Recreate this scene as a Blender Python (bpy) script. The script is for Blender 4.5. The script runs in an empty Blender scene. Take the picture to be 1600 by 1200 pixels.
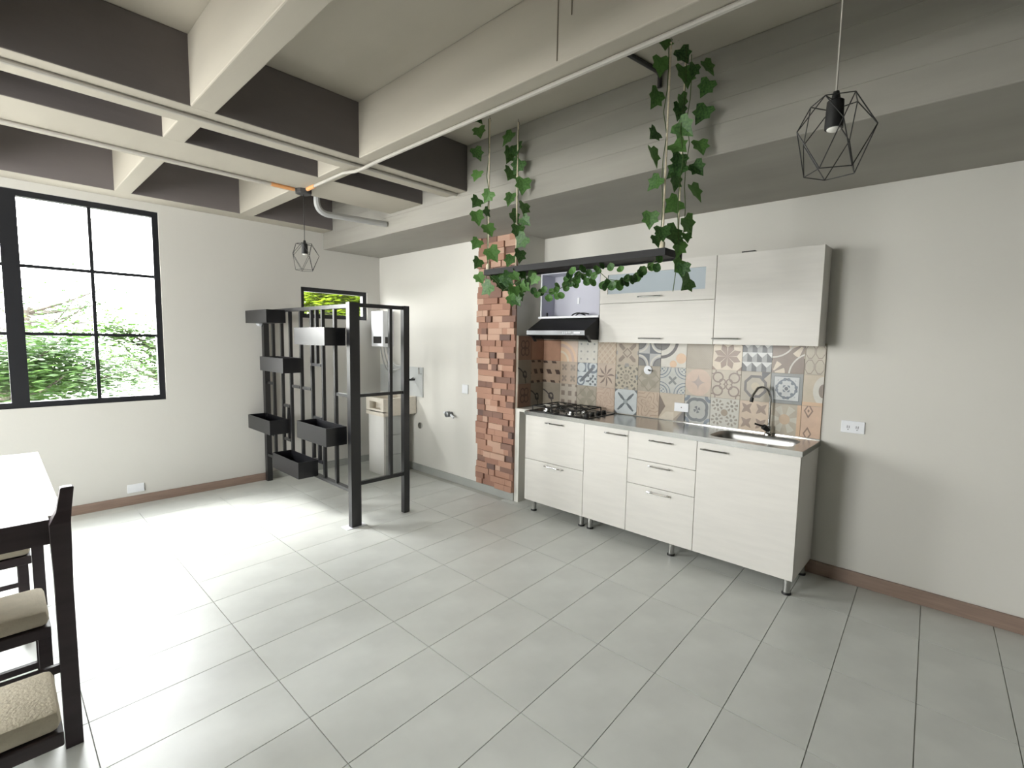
import bpy, bmesh, math, random
from mathutils import Vector, Matrix
random.seed(7)
R = math.radians
SC = bpy.context.scene
COL = SC.collection

# ------------------------------------------------------------------ camera
cam_d = bpy.data.cameras.new('camera'); cam = bpy.data.objects.new('camera', cam_d); COL.objects.link(cam)
cam_d.sensor_width = 36.0; cam_d.lens = 764.97 / 1600 * 36.0; cam_d.clip_start = 0.02
_y, _p, _r = R(43.1131), R(-5.1587), R(0.9699)
fw = Vector((math.cos(_y)*math.cos(_p), math.sin(_y)*math.cos(_p), math.sin(_p)))
rt = Vector((math.sin(_y), -math.cos(_y), 0)); up = rt.cross(fw)
rt2 = rt*math.cos(_r) + up*math.sin(_r); up2 = up*math.cos(_r) - rt*math.sin(_r)
cam.matrix_world = Matrix(((rt2.x, up2.x, -fw.x, -3.2599), (rt2.y, up2.y, -fw.y, -5.2610), (rt2.z, up2.z, -fw.z, 1.4915), (0, 0, 0, 1)))
SC.camera = cam

# ------------------------------------------------------------------ world, light, exposure
SC.view_settings.view_transform = 'Standard'; SC.view_settings.look = 'None'
SC.view_settings.gamma = 1.0; SC.view_settings.use_curve_mapping = False
SC.view_settings.exposure = 0.86
SKY = 16.5
w = bpy.data.worlds.new('overcast_sky'); SC.world = w; w.use_nodes = True
nt = w.node_tree; nt.nodes.clear()
wo = nt.nodes.new('ShaderNodeOutputWorld'); bg = nt.nodes.new('ShaderNodeBackground')
tc = nt.nodes.new('ShaderNodeTexCoord'); sx = nt.nodes.new('ShaderNodeSeparateXYZ'); cr = nt.nodes.new('ShaderNodeValToRGB')
nt.links.new(tc.outputs['Generated'], sx.inputs[0]); nt.links.new(sx.outputs['Z'], cr.inputs[0])
cr.color_ramp.elements[0].color = (1.0, 0.99, 0.97, 1); cr.color_ramp.elements[1].color = (0.90, 0.95, 1.0, 1)
nt.links.new(cr.outputs[0], bg.inputs[0]); bg.inputs[1].default_value = SKY
nt.links.new(bg.outputs[0], wo.inputs[0])
def portal(loc, sx_, sz_, rz=0):           # Cycles sampling portal in a window opening (emits nothing itself)
    l = bpy.data.lights.new('window_portal', 'AREA'); l.shape = 'RECTANGLE'; l.size = sx_; l.size_y = sz_
    l.cycles.is_portal = True
    o = bpy.data.objects.new('window_portal', l); COL.objects.link(o); o.location = loc; o.rotation_euler = (R(-90), 0, R(rz*-1))
portal((-3.12, 0.2, 1.72), 1.86, 1.64); portal((-.56, 0.2, 1.86), .79, .34)
portal((-5.8, -2.25, 1.72), 1.7, 1.64, -90)
sl = bpy.data.lights.new('hazy_sun', 'SUN'); sl.energy = 6.8; sl.angle = R(24); sl.color = (1.0, .985, .96)
so_ = bpy.data.objects.new('hazy_sun', sl); COL.objects.link(so_)
so_.rotation_euler = Vector((.40, -.52, -.78)).to_track_quat('-Z', 'Y').to_euler()

# ------------------------------------------------------------------ materials
MATS = {}
def srgb(r, g, b):
    f = lambda c: (c/255/12.92 if c/255 <= .04045 else ((c/255+.055)/1.055)**2.4)
    return (f(r), f(g), f(b), 1)
def newmat(name):
    m = bpy.data.materials.new(name); m.use_nodes = True
    return m, m.node_tree, m.node_tree.nodes['Principled BSDF']
def mat(name, col, rough=.6, metal=0, var=.06, scale=6.0, stretch=(1, 1, 1), bump=0., bscale=None, spec=.5, coat=0.):
    """procedural paint / plastic / metal: base colour with noise mottling and optional relief"""
    if name in MATS: return MATS[name]
    m, t, b = newmat(name)
    c = t.nodes.new('ShaderNodeTexCoord'); mp = t.nodes.new('ShaderNodeMapping'); n = t.nodes.new('ShaderNodeTexNoise')
    mp.inputs['Scale'].default_value = stretch
    n.inputs['Scale'].default_value = scale; n.inputs['Detail'].default_value = 5
    t.links.new(c.outputs['Object'], mp.inputs[0]); t.links.new(mp.outputs[0], n.inputs['Vector'])
    r_ = t.nodes.new('ShaderNodeValToRGB'); e = r_.color_ramp.elements
    e[0].position = .3; e[1].position = .7
    e[0].color = tuple(x*(1-var) for x in col[:3]) + (1,); e[1].color = tuple(min(1, x*(1+var)) for x in col[:3]) + (1,)
    t.links.new(n.outputs[0], r_.inputs[0]); t.links.new(r_.outputs[0], b.inputs['Base Color'])
    b.inputs['Roughness'].default_value = rough; b.inputs['Metallic'].default_value = metal
    b.inputs['Specular IOR Level'].default_value = spec; b.inputs['Coat Weight'].default_value = coat
    if bump:
        n2 = t.nodes.new('ShaderNodeTexNoise'); n2.inputs['Scale'].default_value = bscale or scale*4; n2.inputs['Detail'].default_value = 4
        t.links.new(mp.outputs[0], n2.inputs['Vector'])
        bp = t.nodes.new('ShaderNodeBump'); bp.inputs['Strength'].default_value = bump; bp.inputs['Distance'].default_value = .01
        t.links.new(n2.outputs[0], bp.inputs['Height']); t.links.new(bp.outputs[0], b.inputs['Normal'])
    MATS[name] = m
    return m
WALL = mat('cream_wall_paint', srgb(210, 208, 201), .75, var=.012, scale=1.5, bump=.05, bscale=60)
WALLW = mat('white_wall_paint', srgb(202, 200, 194), .75, var=.012, scale=1.5, bump=.05, bscale=60)
DARKW = mat('low_bounce_wall', srgb(74, 72, 74), .8, var=.02)
CONC = mat('painted_concrete', srgb(177, 171, 158), .85, var=.09, scale=1.4, stretch=(1, .35, 1.6), bump=.25, bscale=9)
BEAM = mat('grey_beam_concrete', srgb(156, 153, 145), .85, var=.13, scale=2.2, stretch=(1, .3, 2.4), bump=.22, bscale=12)
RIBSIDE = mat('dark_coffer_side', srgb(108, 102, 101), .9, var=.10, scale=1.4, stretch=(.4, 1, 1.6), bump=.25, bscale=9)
FLOOR = mat('grey_porcelain', srgb(200, 202, 197), .40, var=.09, scale=3.2, bump=.02, bscale=30, spec=.75)
GROUT = mat('pale_grout', srgb(184, 184, 177), .8, var=.05)
BLACK = mat('black_powder_coat', srgb(21, 21, 24), .31, var=.1, scale=30, spec=.7)
MATTE = mat('matte_black', srgb(20, 20, 22), .55, var=.1, scale=30, spec=.3)
FRAME = mat('black_aluminium', srgb(24, 25, 30), .45, var=.08)
WOODB = mat('brown_baseboard', srgb(140, 119, 106), .55, var=.12, scale=5, stretch=(1, 1, 12))
GREYB = mat('grey_tile_baseboard', srgb(160, 162, 157), .45, var=.04)
CAB = mat('white_ash_laminate', srgb(216, 213, 207), .5, var=.035, scale=3.2, stretch=(1, 1.0, 9.0))
CABE = mat('white_carcass', srgb(216, 213, 208), .5, var=.01)
NICHE = mat('lilac_white_board', srgb(190, 191, 203), .55, var=.01)
STEEL = mat('brushed_steel', srgb(186, 186, 184), .22, 1, var=.04, scale=8, stretch=(14, 1, 1))
CHROME = mat('chrome', srgb(205, 205, 205), .12, 1, var=.02)
HOBG = mat('black_glass', srgb(14, 14, 16), .12, var=.05, coat=.4)
IRON = mat('cast_iron', srgb(22, 22, 23), .55, var=.1, scale=40)
PLAST = mat('white_plastic', srgb(226, 228, 232), .4, var=.01)
GREYP = mat('grey_strip', srgb(120, 122, 124), .35, .6, var=.05)
CONDUIT = mat('painted_conduit', srgb(176, 172, 164), .6, var=.04)
PVC = mat('grey_pvc', srgb(176, 177, 176), .5, var=.04)
ORANGE = mat('orange_tape', srgb(222, 160, 104), .6, var=.08)
DARKBOX = mat('dark_box', srgb(60, 58, 57), .6, var=.08)
ROPE = mat('jute_rope', srgb(226, 216, 192), .9, var=.15, scale=60, bump=.3)
TABLE = mat('dark_stained_wood', srgb(62, 52, 56), .45, var=.15, scale=4, stretch=(1, 1, 8))
TOP = mat('table_top_laminate', srgb(206, 202, 196), .3, var=.02)
CUSH = mat('beige_upholstery', srgb(206, 197, 178), .9, var=.06, scale=20, bump=.3, bscale=120)
CREAM = mat('cream_granite', srgb(220, 213, 200), .45, var=.05, scale=60)
TANK = mat('white_pedestal', srgb(218, 217, 213), .55, var=.01)
GREYT = mat('grey_wall_tile', srgb(184, 187, 186), .35, var=.04)
BARK = mat('bark', srgb(52, 46, 38), .9, var=.2, scale=12, bump=.4)
ASPH = mat('street', srgb(96, 95, 92), .9, var=.08, scale=.6)
BULB = mat('frosted_bulb', srgb(236, 234, 228), .3, var=.01)
WIRE = mat('black_wire', srgb(34, 34, 34), .45, var=.1)
TEETH = mat('mortar', srgb(150, 118, 98), .95, var=.1, scale=20)
BRICKS = [mat('brick_%s' % n, srgb(*c), .9, var=.14, scale=22, bump=.5, bscale=70) for n, c in
          dict(pale=(196, 162, 142), salmon=(178, 138, 118), red=(158, 119, 102), brown=(136, 106, 94), umber=(118, 96, 89)).items()]
def glass_mat(name, tint, refl, rough=0.0):
    m = bpy.data.materials.new(name); m.use_nodes = True; t = m.node_tree; t.nodes.clear()
    o = t.nodes.new('ShaderNodeOutputMaterial'); mx = t.nodes.new('ShaderNodeMixShader')
    tr = t.nodes.new('ShaderNodeBsdfTransparent'); gl = t.nodes.new('ShaderNodeBsdfGlossy')
    lw = t.nodes.new('ShaderNodeLayerWeight'); lw.inputs[0].default_value = .5
    pw = t.nodes.new('ShaderNodeMath'); pw.operation = 'POWER'; pw.inputs[1].default_value = 5; t.links.new(lw.outputs['Facing'], pw.inputs[0])
    fr = t.nodes.new('ShaderNodeMath'); fr.operation = 'MULTIPLY_ADD'; fr.inputs[1].default_value = .7; fr.inputs[2].default_value = refl; t.links.new(pw.outputs[0], fr.inputs[0])
    tr.inputs[0].default_value = tint; gl.inputs['Roughness'].default_value = rough
    t.links.new(fr.outputs[0], mx.inputs[0]); t.links.new(tr.outputs[0], mx.inputs[1]); t.links.new(gl.outputs[0], mx.inputs[2])
    t.links.new(mx.outputs[0], o.inputs[0]); return m
GLASS = glass_mat('window_glass', (.99, .995, .99, 1), .025)
VISOR = glass_mat('visor_glass', (.74, .77, .77, 1), .06)
FROST = mat('frosted_glass', srgb(168, 180, 188), .35, var=.02)
def leaf_mat(name, a, b_, trans=.35):
    m, t, b = newmat(name)
    oi = t.nodes.new('ShaderNodeObjectInfo'); c = t.nodes.new('ShaderNodeTexCoord'); n = t.nodes.new('ShaderNodeTexNoise')
    n.inputs['Scale'].default_value = 9 if trans < .5 else 2.0
    ad = t.nodes.new('ShaderNodeMath'); ad.operation = 'MULTIPLY_ADD'; ad.inputs[1].default_value = .5
    t.links.new(c.outputs['Object'], n.inputs['Vector'])
    t.links.new(oi.outputs['Random'], ad.inputs[0]); t.links.new(n.outputs[0], ad.inputs[2])
    r_ = t.nodes.new('ShaderNodeValToRGB'); r_.color_ramp.elements[0].position = .35; r_.color_ramp.elements[1].position = .95
    r_.color_ramp.elements[0].color = a; r_.color_ramp.elements[1].color = b_
    t.links.new(ad.outputs[0], r_.inputs[0]); t.links.new(r_.outputs[0], b.inputs['Base Color'])
    b.inputs['Roughness'].default_value = .5
    tl = t.nodes.new('ShaderNodeBsdfTranslucent'); mx = t.nodes.new('ShaderNodeMixShader'); mx.inputs[0].default_value = trans
    t.links.new(r_.outputs[0], tl.inputs[0])
    out = t.nodes['Material Output']
    t.links.new(b.outputs[0], mx.inputs[1]); t.links.new(tl.outputs[0], mx.inputs[2]); t.links.new(mx.outputs[0], out.inputs[0])
    return m
IVY = leaf_mat('ivy_leaf', srgb(34, 66, 36), srgb(96, 140, 72), .12)
STEM = mat('vine_stem', srgb(70, 88, 46), .7, var=.1)
TREE = leaf_mat('tree_leaf', srgb(34, 56, 26), srgb(74, 100, 46), .5)
LIME = leaf_mat('lime_leaf', srgb(70, 92, 10), srgb(110, 128, 16), .5)

# ------------------------------------------------------------------ mesh helpers
def wloc(o):
    v = Vector((0, 0, 0))
    while o: v += o.location; o = o.parent
    return v
def obj(name, bm, m, parent=None, kind=None, label=None, cat=None, group=None, smooth=False):
    me = bpy.data.meshes.new(name)
    if parent: bm.transform(Matrix.Translation(-wloc(parent)))
    bmesh.ops.recalc_face_normals(bm, faces=bm.faces); bm.to_mesh(me); bm.free()
    ms = m if isinstance(m, (list, tuple)) else [m]
    for x in ms: me.materials.append(x)
    if smooth:
        for p in me.polygons: p.use_smooth = True
        try: me.set_sharp_from_angle(angle=R(40))
        except Exception: pass
    o = bpy.data.objects.new(name, me); COL.objects.link(o)
    if parent: o.parent = parent
    if kind: o['kind'] = kind
    if label: o['label'] = label
    if cat: o['category'] = cat
    if group: o['group'] = group
    return o
def thing(name, label, cat, loc, group=None):
    o = bpy.data.objects.new(name, None); COL.objects.link(o); o.location = loc; o.empty_display_size = .1
    o['label'] = label; o['category'] = cat
    if group: o['group'] = group
    return o
def box(bm, x0, x1, y0, y1, z0, z1, bev=0):
    x0, x1 = sorted((x0, x1)); y0, y1 = sorted((y0, y1)); z0, z1 = sorted((z0, z1))
    vs = [bm.verts.new((x, y, z)) for x in (x0, x1) for y in (y0, y1) for z in (z0, z1)]
    fs = [bm.faces.new([vs[i] for i in q]) for q in ((0, 1, 3, 2), (4, 6, 7, 5), (0, 4, 5, 1), (2, 3, 7, 6), (0, 2, 6, 4), (1, 5, 7, 3))]
    if bev:
        es = {e for f in fs for e in f.edges}
        bmesh.ops.bevel(bm, geom=list(es), offset=bev, segments=2, profile=.5, affect='EDGES')
    return bm
def B(*a, **k): return box(bmesh.new(), *a, **k)
def ring(bm, c, d, r, n, up_=None):
    d = d.normalized(); a = Vector((0, 0, 1)) if abs(d.z) < .95 else Vector((1, 0, 0))
    u = d.cross(a).normalized(); v = d.cross(u)
    return [bm.verts.new(c + u*math.cos(2*math.pi*i/n)*r + v*math.sin(2*math.pi*i/n)*r) for i in range(n)]
def tube(bm, pts, r, n=8, rs=None, caps=True):
    pts = [Vector(p) for p in pts]; prev = None; m = len(pts)
    u = None
    for i, p in enumerate(pts):
        d = (pts[min(i+1, m-1)] - pts[max(i-1, 0)]).normalized()
        if u is None:
            a = Vector((0, 0, 1)) if abs(d.z) < .9 else Vector((1, 0, 0)); u = d.cross(a).normalized()
        u = (u - d*u.dot(d)).normalized(); v = d.cross(u); rr = rs[i] if rs else r
        rg = [bm.verts.new(p + u*math.cos(2*math.pi*k/n)*rr + v*math.sin(2*math.pi*k/n)*rr) for k in range(n)]
        if prev:
            for k in range(n): bm.faces.new((prev[k], prev[(k+1) % n], rg[(k+1) % n], rg[k]))
        elif caps: bm.faces.new(rg[::-1])
        prev = rg
    if caps: bm.faces.new(prev)
    return bm
def T(pts, r, n=8, **k): return tube(bmesh.new(), pts, r, n, **k)
def lathe(bm, c, prof, n=20, axis='z'):
    """prof = [(radius, height)...] about the axis through c"""
    c = Vector(c); prev = None
    ax = {'z': (Vector((1, 0, 0)), Vector((0, 1, 0)), Vector((0, 0, 1))), 'x': (Vector((0, 1, 0)), Vector((0, 0, 1)), Vector((1, 0, 0))), 'y': (Vector((0, 0, 1)), Vector((1, 0, 0)), Vector((0, 1, 0)))}[axis]
    for r, h in prof:
        rg = [bm.verts.new(c + ax[0]*math.cos(2*math.pi*k/n)*r + ax[1]*math.sin(2*math.pi*k/n)*r + ax[2]*h) for k in range(n)]
        if prev:
            for k in range(n): bm.faces.new((prev[k], prev[(k+1) % n], rg[(k+1) % n], rg[k]))
        else: bm.faces.new(rg[::-1])
        prev = rg
    bm.faces.new(prev); return bm
def Lt(c, prof, n=20, axis='z'): return lathe(bmesh.new(), c, prof, n, axis)
def prism(bm, poly, axis, a, b):
    """extrude a polygon given in the two other axes along axis from a to b"""
    def P(q, t): return {'x': (t, q[0], q[1]), 'y': (q[0], t, q[1]), 'z': (q[0], q[1], t)}[axis]
    A = [bm.verts.new(P(q, a)) for q in poly]; Bv = [bm.verts.new(P(q, b)) for q in poly]; n = len(poly)
    bm.faces.new(A); bm.faces.new(Bv[::-1])
    for i in range(n): bm.faces.new((A[i], A[(i+1) % n], Bv[(i+1) % n], Bv[i]))
    return bm
def arc(p0, p1, p2, n=6):
    p0, p1, p2 = Vector(p0), Vector(p1), Vector(p2)
    return [(1-t)**2*p0 + 2*t*(1-t)*p1 + t*t*p2 for t in [i/n for i in range(n+1)]]

# ------------------------------------------------------------------ room constants
D = .367; HS = 2.437; HR = 2.612; HT = 2.951; BX = -.698
XL = -5.6; YR = -10.0; RY = -2.257
# ------------------------------------------------------------------ floor with tiles
fl = obj('floor', B(XL-.1, .6, YR-.1, .15, -.12, -.006), GROUT, kind='structure')
def tile_bm(w_, h_, g):
    bm = bmesh.new(); s = .045*w_; a = g/2
    q = [(a, a + 0), (w_-a, a + s), (w_-a, h_-a+s), (a, h_-a)]
    return prism(bm, q, 'z', -.008, 0)
tile0 = None
X0 = -5.474; W = .5995; Hh = .3015; Y0 = -3.425
for i in range(10):
    for j in range(-15, 13):
        x = X0 + i*W; y = Y0 + j*Hh + .045*(x + 1.5)
        if y > -.12 or y < YR-.1: continue
        if x > -.1 and y > RY: continue
        if tile0 is None:
            tile0 = o = obj('floor_tile', tile_bm(W, Hh, .0036), FLOOR, fl)
        else:
            o = tile0.copy(); o.parent = fl; COL.objects.link(o)
        o.location = (x, y, 0)
bm = bmesh.new(); box(bm, XL, 0, -.30, 0, -.008, -.0008); obj('edge_tile', bm, FLOOR, fl)

# ------------------------------------------------------------------ walls
def wall_with_holes(name, xs0, xs1, z0, z1, y0, y1, holes, m):
    bm = bmesh.new(); cur = xs0
    for (hx0, hx1, hz0, hz1) in sorted(holes):
        box(bm, cur, hx0, y0, y1, z0, z1)
        box(bm, hx0, hx1, y0, y1, z0, hz0); box(bm, hx0, hx1, y0, y1, hz1, z1); cur = hx1
    box(bm, cur, xs1, y0, y1, z0, z1)
    bmesh.ops.remove_doubles(bm, verts=bm.verts, dist=1e-5)
    return obj(name, bm, m, kind='structure')
WIN1 = (-4.06, -2.19, .905, 2.545); WIN2 = (-.954, -.166, 1.69, 2.02)
wl = wall_with_holes('wall_left', XL-.15, .05, -.01, HT, 0, .15, [WIN1, WIN2], WALLW)
obj('wall_center', B(0, .6, RY, 0, -.01, HT), WALL, kind='structure')
bm = B(D, .6, YR, RY, -.01, HT); obj('wall_right', bm, WALL, kind='structure')
bm = B(.0, D, RY-.05, RY, -.01, .872); box(bm, .0, D, -2.47, RY-.05, .845, .872); obj('wall_return', bm, WALL, kind='structure')
obj('wall_rear', B(XL-.15, .6, YR-.15, YR, -.01, HT), DARKW, kind='structure')  # unseen wall, set far back and dark to keep bounce off the ribs
bm = bmesh.new(); W3 = (-3.1, -1.4, .905, 2.545)
box(bm, XL-.15, XL, YR, W3[0], -.01, HT); box(bm, XL-.15, XL, W3[1], 0, -.01, HT); box(bm, XL-.15, XL, W3[0], W3[1], -.01, W3[2]); box(bm, XL-.15, XL, W3[0], W3[1], W3[3], HT)
obj('wall_far_left', bm, WALL, kind='structure')

# ------------------------------------------------------------------ ceiling: slab, waffle ribs, perimeter beam
ce = obj('ceiling', B(XL-.15, .6, YR-.15, .15, HT, HT+.2), CONC, kind='structure')
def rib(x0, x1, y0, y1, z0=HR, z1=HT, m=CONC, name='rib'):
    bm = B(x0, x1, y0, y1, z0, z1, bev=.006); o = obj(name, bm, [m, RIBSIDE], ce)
    if x1 - x0 > 2:                       # cross ribs: faces along y take a darker tone than the undersides
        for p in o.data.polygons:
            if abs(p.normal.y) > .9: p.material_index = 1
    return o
YRIBS = [(-4.33, -4.22), (-3.425, -3.315), (-2.516, -2.406), (-1.603, -1.48)]
XRIBS = [(-2.36, -2.109), (-1.796, -1.308), (-.221, 0)]
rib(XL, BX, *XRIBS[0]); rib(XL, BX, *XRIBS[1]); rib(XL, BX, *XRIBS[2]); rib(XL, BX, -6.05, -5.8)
for a, b in YRIBS: rib(a, b, YR, 0, z0=HR+.001)
pb = rib(BX, .5, YR, 0, HS, HT, BEAM, 'perimeter_beam')
for z_ in (2.585, 2.70, 2.83): obj('formwork_seam', B(BX-.0035, BX, YR, -.01, z_, z_+.006), BEAM, pb)
obj('crack', B(-1.6055, -1.602, -3.934, -3.930, HR+.02, HT), mat('crack_brown', srgb(112, 104, 92), .95, var=.1), ce); obj('crack', B(-1.6055, -1.602, -4.004, -3.999, HR+.17, HT), MATS['crack_brown'], ce)  # cracks on the rib side as thin strips in dull brown

# ------------------------------------------------------------------ baseboards
def bb(name, m, *a): return obj(name, B(*a, bev=.002), m, kind='structure')
bb('baseboard_left', WOODB, XL, -1.30, -.014, 0, 0, .077)
bb('baseboard_far_left', GREYB, -1.30, -.012, -.014, 0, 0, .077)
bb('baseboard_center', GREYB, -.012, 0, RY, 0, 0, .077)
bb('baseboard_right', WOODB, D-.014, D, YR, -4.56, 0, .087)

# ------------------------------------------------------------------ windows
def window(name, x0, x1, z0, z1, sashes, y=.02):
    """sashes: list of (xa, xb, columns, rows); frame, mullions, muntins and panes are parts"""
    fr = bmesh.new(); t = .045
    box(fr, x0, x1, y, y+.06, z0, z0+t); box(fr, x0, x1, y, y+.06, z1-t, z1)
    box(fr, x0, x0+t, y, y+.06, z0+t, z1-t); box(fr, x1-t, x1, y, y+.06, z0+t, z1-t)
    root = obj(name, fr, FRAME, kind='structure')
    for (xa, xb, xm, zm) in sashes:
        if xa > x0 + .1: obj('mullion', B(xa-.05, xa+.05, y-.005, y+.065, z0+t, z1-t), FRAME, root)
        l = xa + (.05 if xa > x0+.1 else t); r_ = xb - (.05 if xb < x1-.1 else t)
        for x in xm: obj('muntin', B(x-.012, x+.012, y+.015, y+.045, z0+t, z1-t), FRAME, root)
        for z in zm: obj('muntin', B(l, r_, y+.016, y+.044, z-.012, z+.012), FRAME, root)
        xs = [l] + sorted(xm) + [r_]; zs = [z0+t] + sorted(zm) + [z1-t]
        for i in range(len(xs)-1):
            for j in range(len(zs)-1):
                obj('pane', B(xs[i], xs[i+1], y+.028, y+.032, zs[j], zs[j+1]), GLASS, root)
    return root
window('window_1', WIN1[0], WIN1[1], WIN1[2], WIN1[3], [(-4.06, -3.115, [-3.58], [1.475, 1.99]), (-3.115, -2.19, [-2.648], [1.475, 1.99])])
window('window_2', WIN2[0], WIN2[1], WIN2[2], WIN2[3], [(WIN2[0], WIN2[1], [], [])], y=.03)

fr = bmesh.new()
box(fr, XL-.10, XL-.04, W3[0], W3[1], W3[2], W3[2]+.045); box(fr, XL-.10, XL-.04, W3[0], W3[1], W3[3]-.045, W3[3])
for y in (W3[0], -2.272, W3[1]-.045): box(fr, XL-.10, XL-.04, y, y+.045, W3[2]+.045, W3[3]-.045)
w3 = obj('window_3', fr, FRAME, kind='structure')
for a, b in ((-3.055, -2.272), (-2.227, -1.445)): obj('pane', B(XL-.072, XL-.068, a, b, W3[2]+.045, W3[3]-.045), GLASS, w3)

# ------------------------------------------------------------------ brick slips on the wall end
bk = obj('wall_brick', B(-.006, 0, RY, -1.765, .08, HS), TEETH, kind='structure')
base = {}
def brick(y0, y1, z0, z1, d, k):
    if k not in base:
        bm = B(-.5, .5, -.5, .5, -.5, .5); base[k] = o = obj('brick', bm, BRICKS[k], bk)
    else:
        o = base[k].copy(); o.parent = bk; COL.objects.link(o)
    o.scale = (d, y1-y0, z1-z0); o.location = (-.006-d/2, (y0+y1)/2, (z0+z1)/2)
rb = random.Random(3); nrow = 42; z = .082; hrow = (HS-.082)/nrow
for i in range(nrow):
    y = RY; first = True
    while y < -1.765 - .02:
        ln = rb.choice([.07, .10, .13, .16, .19]) if not first else rb.choice([.05, .09, .14, .17])
        first = False
        y1 = min(y+ln, -1.765)
        if -1.765 - y1 < .035: y1 = -1.765
        brick(y+.001, y1-.002, z+.001, z+hrow-.0015, rb.choice([.008, .014, .02, .03, .036]), rb.choices(range(5), [5, 5, 4, 3, 1])[0])
        y = y1
    z += hrow

# ------------------------------------------------------------------ patchwork backsplash tiles (procedural patterns)
class V:
    """tiny expression builder over shader Math nodes"""
    t = None
    def __init__(s, x): s.x = x
    @staticmethod
    def op(o, *a):
        n = V.t.nodes.new('ShaderNodeMath'); n.operation = o
        for i, q in enumerate(a):
            q = q.x if isinstance(q, V) else q
            if isinstance(q, (int, float)): n.inputs[i].default_value = q
            else: V.t.links.new(q, n.inputs[i])
        return V(n.outputs[0])
    def __add__(s, o): return V.op('ADD', s, o)
    __radd__ = __add__
    def __sub__(s, o): return V.op('SUBTRACT', s, o)
    def __rsub__(s, o): return V.op('SUBTRACT', o, s)
    def __mul__(s, o): return V.op('MULTIPLY', s, o)
    __rmul__ = __mul__
    def __truediv__(s, o): return V.op('DIVIDE', s, o)
    def __lt__(s, o): return V.op('LESS_THAN', s, o)
    def __gt__(s, o): return V.op('GREATER_THAN', s, o)
    def __and__(s, o): return V.op('MULTIPLY', s, o)
    def __or__(s, o): return V.op('MAXIMUM', s, o)
vabs = lambda a: V.op('ABSOLUTE', a)
frac = lambda a: V.op('FRACT', a)
sin = lambda a: V.op('SINE', a)
cos = lambda a: V.op('COSINE', a)
sqrt = lambda a: V.op('SQRT', a)
atan2 = lambda a, b: V.op('ARCTAN2', a, b)
floor_ = lambda a: V.op('FLOOR', a)
mod = lambda a, b: V.op('FLOORED_MODULO', a, b)
vmin = lambda a, b: V.op('MINIMUM', a, b)
vmax = lambda a, b: V.op('MAXIMUM', a, b)
inv = lambda a: 1 - a
hyp = lambda a, b: sqrt(a*a + b*b)
band = lambda d, r, wd: vabs(d - r) < wd
class UV:
    def __init__(s, u, v):
        s.u, s.v = u, v; s.cu = u - .5; s.cv = v - .5; s.a = vabs(s.cu); s.b = vabs(s.cv)
        s.r = hyp(s.cu, s.cv); s.th = atan2(s.cv, s.cu)
        s.cd = hyp(.5 - s.a, .5 - s.b)           # distance to the nearest corner
        s.mx = vmax(s.a, s.b); s.sm = s.a + s.b
c_ = srgb
BEI = c_(186, 170, 148); TAU = c_(136, 120, 106); PALE = c_(206, 202, 190); CRM = c_(214, 198, 172); SLATE = c_(92, 98, 106)
BLUE = c_(104, 116, 130); ICE = c_(196, 204, 206); TERR = c_(176, 126, 94); ORG = c_(212, 172, 130); PNK = c_(200, 172, 150); GRY = c_(150, 150, 146); DBR = c_(110, 78, 58); STN = c_(168, 156, 136); BRN = c_(142, 114, 94); DRK = c_(66, 60, 58)
def swirl(q): return (vabs(sin(q.r*16 + 2*sin(q.th*4))) < .35)
def orn(q): return ((sin(q.a*26)*sin(q.b*26)) > .28) | (band(q.r, .3, .025))
def star(q):
    ph = (frac(q.th*8/6.28319) - .5)*.785398; l = q.r*cos(ph)
    return vabs(q.r*sin(ph)) < vmin(l*.36, (.49 - l)*.62)
def lens(x, y): return ((hyp(x, y-1) < .855) & (hyp(x-1, y) < .855)) | ((hyp(x, y) < .855) & (hyp(x-1, y-1) < .855))
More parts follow.
